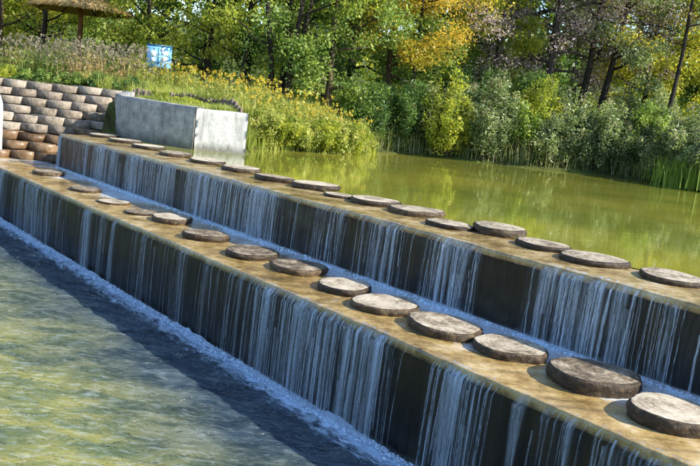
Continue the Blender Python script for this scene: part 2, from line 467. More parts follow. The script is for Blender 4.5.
def ground_z(x, y):
    x = np.asarray(x, float); y = np.asarray(y, float)
    s = x*D[0]+y*D[1]; p = x*Q[0]+y*Q[1]
    d = shore_dist(x, y)
    wall = np.exp(-np.maximum(0, np.abs(s-18.8)-1.9)/1.0)*np.exp(-np.maximum(0, p-9.6)/1.2)
    k = .42+3.0*wall
    up = np.where(d > 0, Z_CREST-.05+np.minimum(.92, d*k)+.25*sm(d, 1.5, 6)+.02*np.minimum(np.maximum(d-6, 0), 60)+.9*sm(d, 1.5, 8)*sm(x, .5, 4), Z_CREST-.05+np.maximum(-1.0, d*.8))
    up = up+np.where(d > .6, .22*(fbm(x*.5, y*.5, 3, 5)-.5), 0)
    hill = 9*sm(np.hypot(x-2, y-14), 42, 120)
    up = up+np.where(d > 0, hill, 0)
    # the slope under the terrace, left of the weir's end
    ter = np.clip(.92+(y-21.25)*.70, -.5, 2.98)
    lt = (s > 20.45) & (x < -6.9)
    up = np.where(lt, np.where(y < 24.4, ter, np.maximum(up, 3.0)), up)
    # lower side: the pool's bed, its near bank under the camera
    near = -.5+2.4*sm(-p, -.9, 1.6)
    left = -.5+2.9*sm(s, 23.5, 28)
    low = np.maximum(near, left)+.02*np.minimum(np.maximum(-p-2, 0), 60)
    z = np.where(p < P_UP-.2, np.where(lt, np.maximum(low, ter), low), up)
    # the bed under the weir itself
    z = np.where((p >= 4.5) & (p < 8.3) & (s <= 20.5), -.6, z)
    return z
def axis(a, b, fine0, fine1, st, grow=1.18):
    c = list(np.arange(fine0, fine1, st)); x, h = fine0, st
    while x > a: h *= grow; x -= h; c.insert(0, x)
    x, h = c[-1], st
    while x < b: h *= grow; x += h; c.append(x)
    return np.array(c)
gx = axis(-500, 500, -18, 18, .25); gy = axis(-300, 600, -4, 36, .25)
GX, GY = np.meshgrid(gx, gy)
GZ = ground_z(GX, GY)
tag(add("ground", mesh_np("ground", np.stack([GX, GY, GZ], -1), grid_faces(len(gy), len(gx)), mats=[M_ground], smooth=True)), kind="structure")

# ------------------------------------------------------------------ pond and pool
def poly_sheet(name, pts, z, mat):
    import bmesh
    bm = bmesh.new()
    bm.faces.new([bm.verts.new((x, y, z)) for x, y in pts])
    me = bpy.data.meshes.new(name); bm.to_mesh(me); bm.free(); me.materials.append(mat)
    return me
a0 = W(-16, P_UP+.98); a1 = W(20.5, P_UP+.98)
rng = np.random.default_rng(3)
cx = axis(-16, 30, -6, 14, .10, 1.2)
pond_out = [a0[:2], a1[:2], W(20.5, 9.3)[:2], W(18.3, 10.4)[:2], (-3.2, 22.4), (-1.4, 24.4), (-.6, 26.5), (.4, 28.4), (10, 28.6), (11.5, 25.5), (18, 18.5), (24, 11), (32, -6)]
tag(add("pond", poly_sheet("pond", pond_out, Z_POND, M_pond)), kind="structure")

ps = axis(-14, 28, 2, 21.5, .045, 1.25); pp = axis(-3, 5.7, 1.6, 5.53, .045, 1.25); pp = np.append(pp[pp < P_LOW-.02], P_LOW+.02)
PS, PP = np.meshgrid(ps, pp)
dist = P_LOW-PP
amp = .030+.035*np.exp(-np.maximum(dist, 0)/.5)
PZ = amp*1.8*(fbm(PS*2.6, PP*3.6, 3, 11)-.5)+amp*1.3*(fbm(PS*6+3, PP*8, 3, 31)-.5)
PZ += .02*np.sin(dist*11+3*fbm(PS*.8, PP*.8, 3, 4)*4)*np.exp(-dist/1.0)
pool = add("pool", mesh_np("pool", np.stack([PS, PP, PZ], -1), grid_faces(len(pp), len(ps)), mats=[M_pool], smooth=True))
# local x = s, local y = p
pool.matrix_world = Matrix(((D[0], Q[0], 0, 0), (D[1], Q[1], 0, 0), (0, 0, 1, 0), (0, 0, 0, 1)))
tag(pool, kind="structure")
SPM = pool.matrix_world.copy()
def sp(V):
    V = np.asarray(V, float); o = V.copy()
    o[..., 0] = V[..., 0]*D[0]+V[..., 1]*Q[0]; o[..., 1] = V[..., 0]*D[1]+V[..., 1]*Q[1]
    return o

# ------------------------------------------------------------------ the weir
weir = thing("stepped_weir", "long two-stepped dark wet concrete weir with a tan ledge halfway down", "weir")
def wall_sheet(p0, z0, z1, s0, s1, seed):
    ss = np.arange(s0, s1+.01, .08); zz = np.linspace(z0, z1, 22)
    S, Z = np.meshgrid(ss, zz)
    P = p0-.05*(fbm(S*1.6, Z*2.5, 4, seed)-.5)-.03*(fbm(S*6, Z*1.2, 3, seed+3)-.5)
    return S, P, Z
def slab(S0, S1, p0, p1, z, thick, seed, step=.06, wear=.034):
    """worn slab: top sheet with an uneven rounded front edge and a front face below it"""
    ss = np.arange(S0, S1+.01, step); m = len(ss)
    prof = [(p0+.05, z-thick), (p0+.012, z-thick), (p0, z-thick*.55), (p0+.003, z-.010), (p0+.014, z-.001)]
    n_in = max(6, int((p1-p0)/.08))
    prof += [(p0+.05+(p1-p0-.05)*k/n_in, z) for k in range(n_in+1)]
    rows = []
    for i, (p, zz) in enumerate(prof):
        e = wear*2*(fbm(ss*1.7, ss*0+1.3, 4, seed)-.5)+wear*(fbm(ss*9, ss*0+4.3, 2, seed+1)-.5) if i < 7 else 0*ss
        hz = .012*(fbm(ss*2.2, ss*0+p*3, 4, seed+5)-.5) if i >= 4 else 0*ss
        rows.append(np.stack([ss, p-e, zz+hz], -1))
    return np.array(rows).reshape(-1, 3), grid_faces(len(prof), m)
S, P, Z = wall_sheet(P_LOW+.06, -.6, Z_LEDGE-.09, -14, 23.5, 1)
add("lower_wall", mesh_np("lower_wall", sp(np.stack([S, P, Z], -1)), grid_faces(*S.shape)[:, ::-1], mats=[M_weir], smooth=True), weir)
S, P, Z = wall_sheet(P_UP+.05, Z_LEDGE-.1, Z_CREST-.07, -14, 20.5, 2)
add("upper_wall", mesh_np("upper_wall", sp(np.stack([S, P, Z], -1)), grid_faces(*S.shape)[:, ::-1], mats=[M_weir], smooth=True), weir)
V, Fq = slab(-14, 23.5, P_LOW, P_UP+.12, Z_LEDGE, .10, 5)
add("ledge", mesh_np("ledge", sp(V), Fq[:, ::-1], mats=[M_ledge], smooth=True), weir)
V, Fq = slab(-14, 20.5, P_UP, P_UP+1.5, Z_CREST, .085, 9)
add("crest", mesh_np("crest", sp(V), Fq[:, ::-1], mats=[M_crest], smooth=True), weir)
V, Fq = box(20.46, 20.58, P_UP+.02, P_UP+1.45, Z_LEDGE-.2, Z_CREST-.01, .01)
add("end_wall", mesh_np("end_wall", sp(V), Fq, mats=[M_weir]), weir)

# ------------------------------------------------------------------ falling water: thin strands with soft rims
def dens_up(s):
    a = .10+0*s
    a += .9*np.exp(-((s-4.7)/.62)**4)+.3*np.exp(-((s-3.6)/.3)**2)
    a += .65*np.exp(-((s-6.55)/.45)**4)
    a += .55*np.exp(-((s-7.85)/.42)**4)+.35*np.exp(-((s-9.0)/.4)**4)
    a += .9*sm(s, 9.4, 11.0)*np.clip((fbm(s*1.9, s*0+2.2, 3, 8)-.25)*3.0, .15, 1)
    a = np.where((s > 5.4) & (s < 6.05), .03, a)
    return np.clip(a, 0, 1)
def dens_low(s):
    return np.clip((fbm(s*2.4, s*0+7.7, 3, 17)-.36)*4.6, .06, 1)
def falls(name, p0, ztop, zbot, s0, s1, n, dens, seed, label, veil=.16):
    r = np.random.default_rng(seed)
    V, F, UVs, TI, off = [], [], [], [], 0
    K = 12; tt = np.linspace(0, 1, K)
    made = 0
    while made < n:
        s = r.uniform(s0, s1); dn = float(dens(np.array([s]))[0])
        if r.random() > dn: continue
        made += 1
        wide = r.random() < (.26 if dn > .6 else .08)
        w = r.uniform(.05, .14) if wide else r.uniform(.009, .034)
        al = (r.uniform(.25, .75) if wide else r.uniform(.4, 1.5))*(.6+.4*dn)
        reach = r.uniform(.015, .11)*(1.0 if not wide else .8)
        t0 = 0 if r.random() < .8 else r.uniform(.05, .5)
        t1 = 1 if r.random() < .85 else r.uniform(.6, 1)
        tk = t0+(t1-t0)*tt
        z = ztop-(ztop-zbot)*tk
        po = p0-.012-reach*np.sqrt(np.maximum(tk, 0))-.01
        sway = s+np.cumsum(r.normal(0, .0035, K))
        ww = w*(1-.35*tk)*(1+.25*np.sin(tk*r.uniform(3, 9)+r.uniform(0, 6)))
        for j, (uu, bulge) in enumerate(((0, 0), (.5, .012), (1, 0))):
            pass
        L_ = np.stack([sway-ww/2, po, z], -1); C_ = np.stack([sway, po-.25*ww, z], -1); R_ = np.stack([sway+ww/2, po, z], -1)
        if t0 == 0:   # the lip: the strand starts lying on the slab
            for A_ in (L_, C_, R_): A_[0, 1] = p0+.05; A_[0, 2] = ztop+.012
        V.append(np.stack([L_, C_, R_], 1).reshape(-1, 3))
        UVs.append(np.stack([np.tile([0, .5, 1], K), np.repeat(tk, 3)], -1))
        f = grid_faces(K, 3)+off; F.append(f); off += 3*K
        al_f = np.repeat(al*np.ones(K-1), 2)
        TI.append(al_f)
    # a thin clinging veil behind the strands
    ss = np.arange(s0, s1, .05); kz = np.linspace(0, 1, 9); A_, B_ = np.meshgrid(ss, kz)
    Vv = np.stack([A_, p0-.018-.05*np.sqrt(B_)*(.5+fbm(A_*3, B_*0+1, 3, seed+4))+.05*(B_ == 0), ztop+.006-(ztop-zbot)*B_], -1).reshape(-1, 3)
    V.append(Vv); UVs.append(np.stack([np.full(len(Vv), .5), B_.ravel()], -1)); F.append(grid_faces(9, len(ss))+off)
    TI.append(np.tile(veil*dens((ss[:-1]+ss[1:])/2), 8))
    me = mesh_np(name, sp(np.concatenate(V)), np.concatenate(F), mats=[M_fall], smooth=True, tint=np.concatenate(TI), uv=np.concatenate(UVs))
    return tag(add(name, me), label, "waterfall", kind="stuff")
falls("upper_waterfall", P_UP, Z_CREST, Z_LEDGE+.01, 1.0, 20.4, 820, dens_up, 41, "thin strands of water falling from the upper crest to the ledge")
falls("lower_waterfall", P_LOW, Z_LEDGE, .0, 1.0, 23, 900, dens_low, 42, "thin strands of water falling from the ledge into the lower pool")

# foam: small lumps of froth at the foot of each fall
def blob(nseg=6, nring=4):
    V = [(0, 0, 1)]
    for i in range(1, nring):
        th = math.pi*i/nring
        for j in range(nseg):
            V.append((math.sin(th)*math.cos(2*math.pi*j/nseg), math.sin(th)*math.sin(2*math.pi*j/nseg), math.cos(th)))
    V.append((0, 0, -1)); V = np.array(V); T_ = []
    for j in range(nseg):
        T_.append((0, 1+j, 1+(j+1) % nseg)); k = 1+(nring-2)*nseg
        T_.append((len(V)-1, k+(j+1) % nseg, k+j))
        for i in range(nring-2):
            a = 1+i*nseg+j; b = 1+i*nseg+(j+1) % nseg
            T_.append((a, a+nseg, b)); T_.append((b, a+nseg, b+nseg))
    return V, np.array(T_)
BV, BT = blob(5, 3)
def foam(name, n, s0, s1, pfun, z, rr, seed, dens, label, flat=.45, patches=None):
    r = np.random.default_rng(seed); C = []; R = []
    while len(C) < n:
        if patches:
            a, b, w_ = patches[r.integers(len(patches))]
            C.append((a+r.normal(0, w_), min(b+r.normal(0, w_*.6), P_UP-.03), z)); R.append(rr*math.exp(r.normal(0, .5))); continue
        s = r.uniform(s0, s1)
        if r.random() > dens(np.array([s]))[0]*.9+.1: continue
        C.append((s, pfun(r), z)); R.append(rr*math.exp(r.normal(0, .5)))
    C = np.array(C); R = np.array(R)
    sc = np.stack([R*r.uniform(.8, 1.8, n), R*r.uniform(.8, 1.4, n), R*flat*r.uniform(.5, 1.6, n)], -1)
    V = (BV[None]*(1+.15*r.normal(size=(n, len(BV), 1)))*sc[:, None]+C[:, None]).reshape(-1, 3)
    Tt = (BT[None]+(np.arange(n)*len(BV))[:, None, None]).reshape(-1, 3)
    return tag(add(name, mesh_np(name, sp(V), tris=Tt, mats=[M_foam], smooth=True)), label, "foam", kind="stuff")
foam("pool_foam", 8500, 1.5, 22, lambda r: P_LOW-.0-abs(r.normal(0, .08)), .004, .0075, 51, lambda s: .5+.5*dens_low(s), "white froth where the lower fall meets the pool", .7)
foam("ledge_foam", 5500, 1.5, 20.3, lambda r: P_UP-.0-abs(r.normal(0, .08)), Z_LEDGE+.003, .007, 52, dens_up, "white froth along the foot of the upper fall", .7)
def spray(name, p0, z0, s0, s1, dens, hgt, out_, seed, label):
    """fine spray thrown up at the foot of a fall: a lumpy thin mist skirt"""
    ss = np.arange(s0, s1, .03); V, F, U2, TI, off = [], [], [], [], 0
    for layer in range(3):
        kz = np.linspace(0, 1, 6); A_, B_ = np.meshgrid(ss, kz)
        h_ = hgt*(.4+1.2*fbm(A_*5, A_*0+layer*3, 4, seed+layer))
        Vv = np.stack([A_, p0-.03-out_*(.3+.35*layer)*(1-.5*B_)-.03*(fbm(A_*9, B_*3, 3, seed+9+layer)-.5), z0-.01+h_*B_*(1-.22*layer)], -1).reshape(-1, 3)
        V.append(Vv); F.append(grid_faces(6, len(ss))+off); off += len(Vv)
        U2.append(np.stack([.5+.5*B_.ravel()**.8, B_.ravel()], -1)); TI.append(np.tile((.75-.15*layer)*(.35+.65*dens((ss[:-1]+ss[1:])/2)), 5))
    me = mesh_np(name, sp(np.concatenate(V)), np.concatenate(F), mats=[M_spray], smooth=True, tint=np.concatenate(TI), uv=np.concatenate(U2))
    return tag(add(name, me), label, "spray", kind="stuff")
spray("pool_spray", P_LOW, 0, 1.5, 22, dens_low, .11, .16, 71, "low white spray along the foot of the lower fall")
spray("ledge_spray", P_UP, Z_LEDGE, 1.5, 20.3, dens_up, .08, .12, 81, "low white spray along the foot of the upper fall")

# ------------------------------------------------------------------ stepping stones (cut-stump discs)
ORD = ["nearest", "second", "third", "fourth", "fifth", "sixth", "seventh", "eighth", "ninth", "tenth", "eleventh", "twelfth",
       "thirteenth", "fourteenth", "fifteenth", "sixteenth", "seventeenth", "eighteenth", "nineteenth", "twentieth"]
def stump(loc, diam, h, seed, label, group, elong=1.0, rot=0.0, topmat=None):
    r = np.random.default_rng(seed)
    root = thing("stepping_stone", label, "stepping stone", loc, rot, group)
    m = 44; a = np.linspace(0, 2*math.pi, m, endpoint=False)
    rn = diam/2*(1+.05*np.sin(a*2+r.uniform(0, 6))+.035*np.sin(a*3+r.uniform(0, 6))+.02*np.sin(a*5+r.uniform(0, 6))+.006*r.normal(size=m))
    tilt = r.normal(0, .012, 2)
    def ring(f, z, j=0.0):
        rr = rn*f*(1+j*r.normal(size=m))
        X = rr*np.cos(a)*elong; Y = rr*np.sin(a)
        return np.stack([X, Y, z+tilt[0]*X+tilt[1]*Y], -1)
    side = [ring(.97, -.03, .01), ring(1.0, h*.12, .02), ring(1.02, h*.35, .022), ring(1.025, h*.6, .022), ring(1.015, h*.82, .018), ring(.985, h*.95, .012), ring(.95, h*.985, .01)]
    add("bark_rim", mesh_np("bark_rim", np.concatenate(side), grid_faces(len(side), m, True), mats=[M_rim], smooth=True), root)
    top = [ring(.955, h*.985, .008), ring(.92, h*1.0, .006), ring(.7, h*1.0+.004), ring(.4, h*1.0+.002), ring(.15, h*1.0)]
    V = np.concatenate(top+[np.array([[0, 0, h]])]); q = grid_faces(len(top), m, True); k = (len(top)-1)*m
    t = np.array([(k+j, k+(j+1) % m, len(V)-1) for j in range(m)])
    V[:, 2] += .005*(fbm(V[:, 0]*7+seed, V[:, 1]*7, 3, seed)-.5)
    add("cut_top", mesh_np("cut_top", V, q, t, mats=[topmat or M_top], smooth=True), root)
    return root
LOW = [(3.11, 6.23, .72, .17), (4.00, 6.38, .80, .19), (4.97, 6.34, .70, .13), (5.80, 6.24, .78, .14), (6.76, 6.22, .78, .12), (7.64, 6.30, .70, .12), (8.74, 6.36, .75, .12),
       (9.73, 6.22, .78, .12), (11.06, 6.20, .72, .13), (12.60, 6.36, .73, .13), (13.4, 6.15, .58, .06), (14.6, 6.12, .62, .05), (16.2, 6.17, .66, .08), (18.8, 6.26, .72, .12)]
for i, (s, p, dm, h) in enumerate(LOW):
    h *= .70; dm *= .94
    look = {0: "pale broad", 1: "largest, thickest", 10: "low half-drowned", 11: "flat almost drowned"}.get(i, "round brown-rimmed")
    stump(W(s, p, Z_LEDGE), dm, h, 100+i, ("nearest" if i == 0 else ORD[i])+" stepping stone from the right on the middle ledge, "+look+" stump disc",
          "stump stepping stones on the middle ledge", 1.12, T+math.pi/2+.12*((i*5) % 4-1.5))
UP = [(4.22, 7.91, .66, .10), (5.14, 7.82, .70, .11), (5.93, 7.93, .62, .11), (6.84, 8.16, .68, .17), (7.39, 7.80, .64, .09), (8.37, 8.12, .78, .13), (9.31, 8.10, .76, .13), (10.03, 7.95, .48, .07),
      (10.98, 8.18, .78, .15), (11.97, 7.99, .75, .13), (13.30, 8.10, .76, .13), (14.60, 8.05, .77, .12), (15.86, 7.97, .75, .12), (17.38, 8.07, .80, .12), (18.79, 8.07, .80, .12), (20.2, 8.1, .76, .12)]
for i, (s, p, dm, h) in enumerate(UP):
    h *= .62; dm *= .90
    look = {3: "tall dark-sided", 7: "small thin"}.get(i, "flat grey")
    stump(W(s, p, Z_CREST), dm, h, 200+i, ("nearest" if i == 0 else ORD[i])+" stepping stone from the right along the upper crest, "+look+" disc",
          "flat stepping stones along the upper crest", 1.22, T+math.pi/2+.06*(i % 3), M_top_pale)

# ------------------------------------------------------------------ stone terrace at the far end
terrace = thing("stone_terrace", "stepped terrace of staggered tan stone blocks at the far left end of the weir", "terrace", W(18.9, 5.75, Z_LEDGE))
r = np.random.default_rng(77)
blocks = []
for k in range(5):
    V, Fq = box(-.47, .47, -.30, .30, 0, .215, .010, np.random.default_rng(300+k), .007)
    blocks.append((mesh_np("stone_block", V, Fq, mats=[M_terrace]), mesh_np("stone_block_wet", V, Fq, mats=[M_terrace_wet])))
tl = W(20.7, 6.3, Z_LEDGE)
terrace.location = tl
for row in range(9):
    z = Z_LEDGE+.228*row; y0 = 21.45+.30*row
    x_r = (-7.95 if row < 3 else -6.92-.03*(row-4))-.30
    for c in range(-1 if row > 3 else 0, 9):
        x = x_r-(.36 if row % 2 else 0)-.73*c+r.normal(0, .025); y = y0+r.normal(0, .02)
        b = add("stone", blocks[r.integers(5)][1 if row+r.normal(0, .7) < 2.5 else 0], terrace)
        b.location = (x-tl[0], y-tl[1], z-tl[2]+r.normal(0, .006))
        b.rotation_euler = (r.normal(0, .012), r.normal(0, .012), T+math.pi/2+.30+r.normal(0, .04))
        b.scale = (r.uniform(.9, 1.02), 1, r.uniform(.95, 1.03))

# ------------------------------------------------------------------ abutment wall
wallo = thing("abutment_wall", "low pale grey plastered wall with a white sunlit-toned angled end beside the pond", "wall", W(17.62, 9.31, Z_POND))
wb = W(17.62, 9.31, Z_POND)
def wall_piece(name, pts, z0, tops, mat, thick, seed, cap=None):
    """a face along pts (s,p) with real thickness behind it"""
    pts = np.array(pts, float)
    out = []
    L_ = np.concatenate([[0], np.cumsum(np.linalg.norm(np.diff(pts, axis=0), axis=1))])
    n = int(L_[-1]/.08)+2; u = np.linspace(0, L_[-1], n)
    ss = np.interp(u, L_, pts[:, 0]); pp_ = np.interp(u, L_, pts[:, 1]); tz = np.interp(u, L_, tops)+.05*(fbm(u*2.5, u*0+.7, 4, seed+8)-.5)
    ds = np.gradient(ss); dp = np.gradient(pp_); ln = np.hypot(ds, dp)
    ns, np_ = -dp/ln, ds/ln
    if np_.mean() < 0 : ns, np_ = -ns, -np_
    rows = []
    zz = np.linspace(0, 1, 14)
    for f in zz:
        e = .05*(fbm(u*3, u*0+f*4, 4, seed)-.5)+.02*(fbm(u*14, u*0+f*16, 2, seed+2)-.5)+.05*(1-f)
        rows.append(np.stack([ss-ns*e, pp_-np_*e, z0+(tz-z0)*f], -1))
    for dd, dz in ((.02, .015), (thick-.02, .015), (thick, 0), (thick, -.8)):
        rows.append(np.stack([ss+ns*dd, pp_+np_*dd, tz+dz], -1))
    V = sp(np.array(rows).reshape(-1, 3)); V[:, 0] -= wb[0]; V[:, 1] -= wb[1]; V[:, 2] -= wb[2]
    q = grid_faces(len(rows), n)
    # close the ends
    capf = []
    for e in (0, n-1):
        ids = [k*n+e for k in range(len(rows))]
        for k in range(1, len(ids)-2): capf.append((ids[0], ids[k], ids[k+1]))
    return add(name, mesh_np(name, V, q, np.array(capf), mats=[mat], smooth=False), wallo)
wall_piece("shaded_face", [(21.3, 9.0), (20.75, 8.58), (20.3, 8.55), (17.62, 9.31)], 1.6, [3.22, 3.16, 3.12, 3.04], M_wall_shaded, .32, 61)
M_white_sunlit = mat_stone("white_stone_sunlit_tone", [(.3, (.20, .20, .20)), (.47, (.38, .38, .375)), (.65, (.49, .49, .48))], 6, .8, .8, .22)  # paler tone for the wall's end, sunlight put into the colour
wf = wall_piece("white_sunlit_face", [(17.61, 9.335), (17.0, 10.42)], 1.6, [3.035, 3.02], M_white_sunlit, .32, 62)
wf["label"] = "white sunlit end of the wall, brightened in its colour"

# pale pipe rail at the left edge
rail = thing("pipe_railing", "pale curved pipe railing end cut off by the left frame edge", "railing", W(22.48, 6.16, Z_LEDGE))
M_pipe = plain("painted_pipe", (.55, .58, .62), (.72, .75, .78), 20, .4, .1)
pts = [(0, 0, 0), (0, 0, .5), (0, 0, 1.1), (-.02, .01, 1.4), (-.10, .06, 1.58), (-.25, .16, 1.66), (-1.6, 1.1, 1.72)]
tv, tf = tubes([(pts, [.075]*7)], 12)
add("pipe", mesh_np("pipe", tv, tf, mats=[M_pipe], smooth=True), rail)
tv, tf = tubes([([(0, 0, -.01), (0, 0, .03), (0, 0, .035)], [.14, .14, .07])], 12)
add("base_flange", mesh_np("base_flange", tv, tf, mats=[M_pipe], smooth=False), rail)

# ------------------------------------------------------------------ foliage helpers
def leaves(C, R, per, size, r, aspect=.55, flat=0.0, tint0=None, spread=.16, up=0.0, droop=0.0):
    """leaf quads (folded rhombs) scattered in clumps; C (n,3), R (n) or (n,3)"""
    n = len(C); R = np.asarray(R, float)
    if R.ndim == 1: R = np.stack([R, R, R*.75], -1)
    tot = n*per
    idx = np.repeat(np.arange(n), per)
    g = r.normal(size=(tot, 3)); g /= np.linalg.norm(g, axis=1)[:, None]
    rad_ = r.random(tot)**.45
    pos = C[idx]+g*rad_[:, None]*R[idx]
    pos[:, 2] -= droop*rad_**2*R[idx, 2]
    ax = r.normal(size=(tot, 3)); ax[:, 2] = ax[:, 2]*(1-abs(up))+up*1.5
    ax /= np.linalg.norm(ax, axis=1)[:, None]
    nr = r.normal(size=(tot, 3))*(1-flat)+np.array([0, 0, 1.0])*flat+g*.5
    sd = np.cross(ax, nr); sd /= np.linalg.norm(sd, axis=1)[:, None]+1e-9
    nn = np.cross(sd, ax)
    L_ = size*np.clip(np.exp(r.normal(-.04, .36, tot)), .4, 2.0)
    a = pos-ax*L_[:, None]*.5; b = pos+sd*(L_*aspect*.5)[:, None]+nn*(L_*.10)[:, None]
    c = pos+ax*L_[:, None]*.5; d = pos-sd*(L_*aspect*.5)[:, None]+nn*(L_*.10)[:, None]
    V = np.stack([a, b, c, d], 1).reshape(-1, 3)
    t0 = r.random(n) if tint0 is None else tint0
    tint = np.clip(t0[idx]*.6+.2+r.normal(0, spread, tot), 0, 1)
    return V, np.arange(tot*4).reshape(-1, 4), tint

def branch_path(a, b, r, wob, n=5):
    t = np.linspace(0, 1, n)[:, None]
    p = a+(b-a)*t
    p[1:-1] += r.normal(0, wob, (n-2, 3))
    return p
def skeleton(r, height, trunk_r, lean=(0, 0), first=.2, n1=12, spread=.36, rise=.35, n2=5, stems=1, wob=.05, shape=1.0):
    """trunk(s), limbs and branchlets; returns tubes and clump centres"""
    paths, ends = [], []
    for st in range(stems):
        ang = 2*math.pi*st/stems+r.uniform(0, 1)
        off = np.array([math.cos(ang), math.sin(ang), 0])*(0 if stems == 1 else trunk_r*1.3)
        fan = np.array([math.cos(ang), math.sin(ang), 0])*(0 if stems == 1 else height*.14)
        top = off+fan+np.array([lean[0]*height, lean[1]*height, height*r.uniform(.9, 1)])
        n = 9; t = np.linspace(0, 1, n)
        tp = off+(top-off)*t[:, None]
        tp[1:, :2] += np.cumsum(r.normal(0, wob, (n-1, 2)), 0)*.6
        tr = trunk_r*(1-.85*t)*(1+.5*np.exp(-t*18)); tr = tr*(1 if stems == 1 else .75)
        tp0 = tp.copy(); tp0[0, 2] -= .25
        paths.append((tp0, tr))
        m = max(4, int(n1/stems))
        for k in range(m):
            f = first+(1-first)*((k+r.uniform(.1, .9))/m)
            o = np.array([np.interp(f, t, tp[:, i]) for i in range(3)])
            az = r.uniform(0, 2*math.pi) if stems == 1 else ang+r.normal(0, 1.0)
            prof = math.sin(math.pi*min(1, max(.12, (f-first)/(1-first)*.8+.22)))**shape
            ln = height*spread*prof*r.uniform(.75, 1.2)
            dr = np.array([math.cos(az), math.sin(az), rise+r.normal(0, .15)+.5*f])
            e = o+dr/np.linalg.norm(dr)*ln
            bp = branch_path(o, e, r, .04*ln, 5)
            rr = np.interp(f, t, tr)*.5
            paths.append((bp, np.linspace(rr, rr*.3, 5)))
            for q in range(n2):
                g = r.uniform(.3, 1.0)
                o2 = np.array([np.interp(g, np.linspace(0, 1, 5), bp[:, i]) for i in range(3)])
                dv = dr/np.linalg.norm(dr)*.6+r.normal(0, .6, 3); dv[2] = dv[2]*.6+.12
                e2 = o2+dv/np.linalg.norm(dv)*ln*r.uniform(.25, .5)
                paths.append((branch_path(o2, e2, r, .02*ln, 4), np.linspace(rr*.32, rr*.08, 4)))
                ends.append(e2); 
                if q % 2 == 0: ends.append((o2+e2)/2)
        ends.append(top)
    return paths, np.array(ends)

def tree(name, label, base, height, trunk_r, leafmat, barkmat, seed, per=110, size=.085, cr=.42, lean=(0, 0), group="trees beyond the pond", cat="tree", **kw):
    r = np.random.default_rng(seed)
    z = float(ground_z(np.array([base[0]]), np.array([base[1]]))[0])
    root = thing(name, label, cat, (base[0], base[1], z), 0, group)
    sides = kw.pop("sides", 6); keep = kw.pop("keep", 1.0); aspect = kw.pop("aspect", .55); skip_low = kw.pop("skip_low", 0)
    paths, ends = skeleton(r, height, trunk_r, lean, **kw)
    tv, tf = tubes(paths, sides)
    add("trunk", mesh_np("trunk", tv, tf, mats=[barkmat], smooth=True), root)
    if keep < 1: ends = ends[r.random(len(ends)) < keep]
    if skip_low: ends = ends[ends[:, 2] > skip_low]
    V, q, t = leaves(ends, cr*r.uniform(.6, 1.25, len(ends)), per, size, r, aspect, .2)
    add("crown", mesh_np("crown", V, q, mats=[leafmat], tint=t), root)
    return root
def copy_tree(src, base, rotz, scale, label):
    z = float(ground_z(np.array([base[0]]), np.array([base[1]]))[0])
    c = src.copy(); COL.objects.link(c); c.location = (base[0], base[1], z); c.rotation_euler = (0, 0, rotz); c.scale = (scale,)*3
    c["label"] = label
    for ch in src.children:
        k = ch.copy(); COL.objects.link(k); k.parent = c
    return c

G = lambda *st: st
L_green = mat_leaf("leaf_green", [(0, (.025, .05, .014)), (.4, (.08, .13, .028)), (.75, (.15, .20, .045)), (1, (.27, .30, .10))])
L_dark = mat_leaf("leaf_dark_green", [(0, (.014, .035, .012)), (.5, (.045, .09, .022)), (1, (.10, .15, .04))], .35)
L_lime = mat_leaf("leaf_lime", [(0, (.05, .075, .012)), (.35, (.13, .165, .022)), (.7, (.23, .245, .035)), (1, (.33, .31, .07))], .5)
L_yellow = mat_leaf("leaf_yellow_green", [(0, (.07, .09, .018)), (.5, (.19, .20, .03)), (.8, (.36, .31, .03)), (1, (.42, .36, .08))], .5)
L_orange = mat_leaf("leaf_orange", [(0, (.10, .12, .02)), (.35, (.22, .19, .03)), (.7, (.36, .24, .035)), (1, (.45, .32, .07))], .5)
L_purple = mat_leaf("leaf_faded_brown", [(0, (.09, .068, .078)), (.5, (.21, .165, .18)), (.85, (.31, .26, .26)), (1, (.28, .25, .13))], .4)
L_grey = mat_leaf("leaf_grey_green", [(0, (.035, .055, .022)), (.45, (.10, .135, .055)), (.8, (.19, .22, .10)), (1, (.32, .33, .21))], .35)
L_reed = mat_leaf("reed_green", [(0, (.06, .10, .014)), (.5, (.14, .20, .034)), (1, (.24, .29, .07))], .5)
L_grass = mat_leaf("bank_grass", [(0, (.06, .085, .016)), (.4, (.145, .175, .035)), (.75, (.25, .26, .075)), (1, (.34, .30, .14))], .45)
L_dry = mat_leaf("dry_grass", [(0, (.09, .075, .03)), (.5, (.22, .17, .075)), (1, (.38, .28, .17))], .4)
L_brush = mat_leaf("pale_brush", [(0, (.04, .06, .02)), (.4, (.09, .115, .04)), (.75, (.16, .175, .075)), (1, (.25, .24, .15))], .4)
L_flower = mat_leaf("yellow_flowers", [(0, (.46, .31, .03)), (.5, (.58, .45, .05)), (1, (.66, .57, .14))], .4, tr_gain=1.2)
L_plume = mat_leaf("pale_plumes", [(0, (.20, .17, .12)), (.5, (.36, .31, .24)), (1, (.52, .46, .38))], .4, tr_gain=1.2)
B_dark = mat_bark("bark_dark", (.012, .010, .008), (.05, .04, .03))
B_brown = mat_bark("bark_brown", (.03, .022, .016), (.10, .075, .05))
B_grey = mat_bark("bark_grey_brown", (.045, .038, .036), (.14, .115, .10))

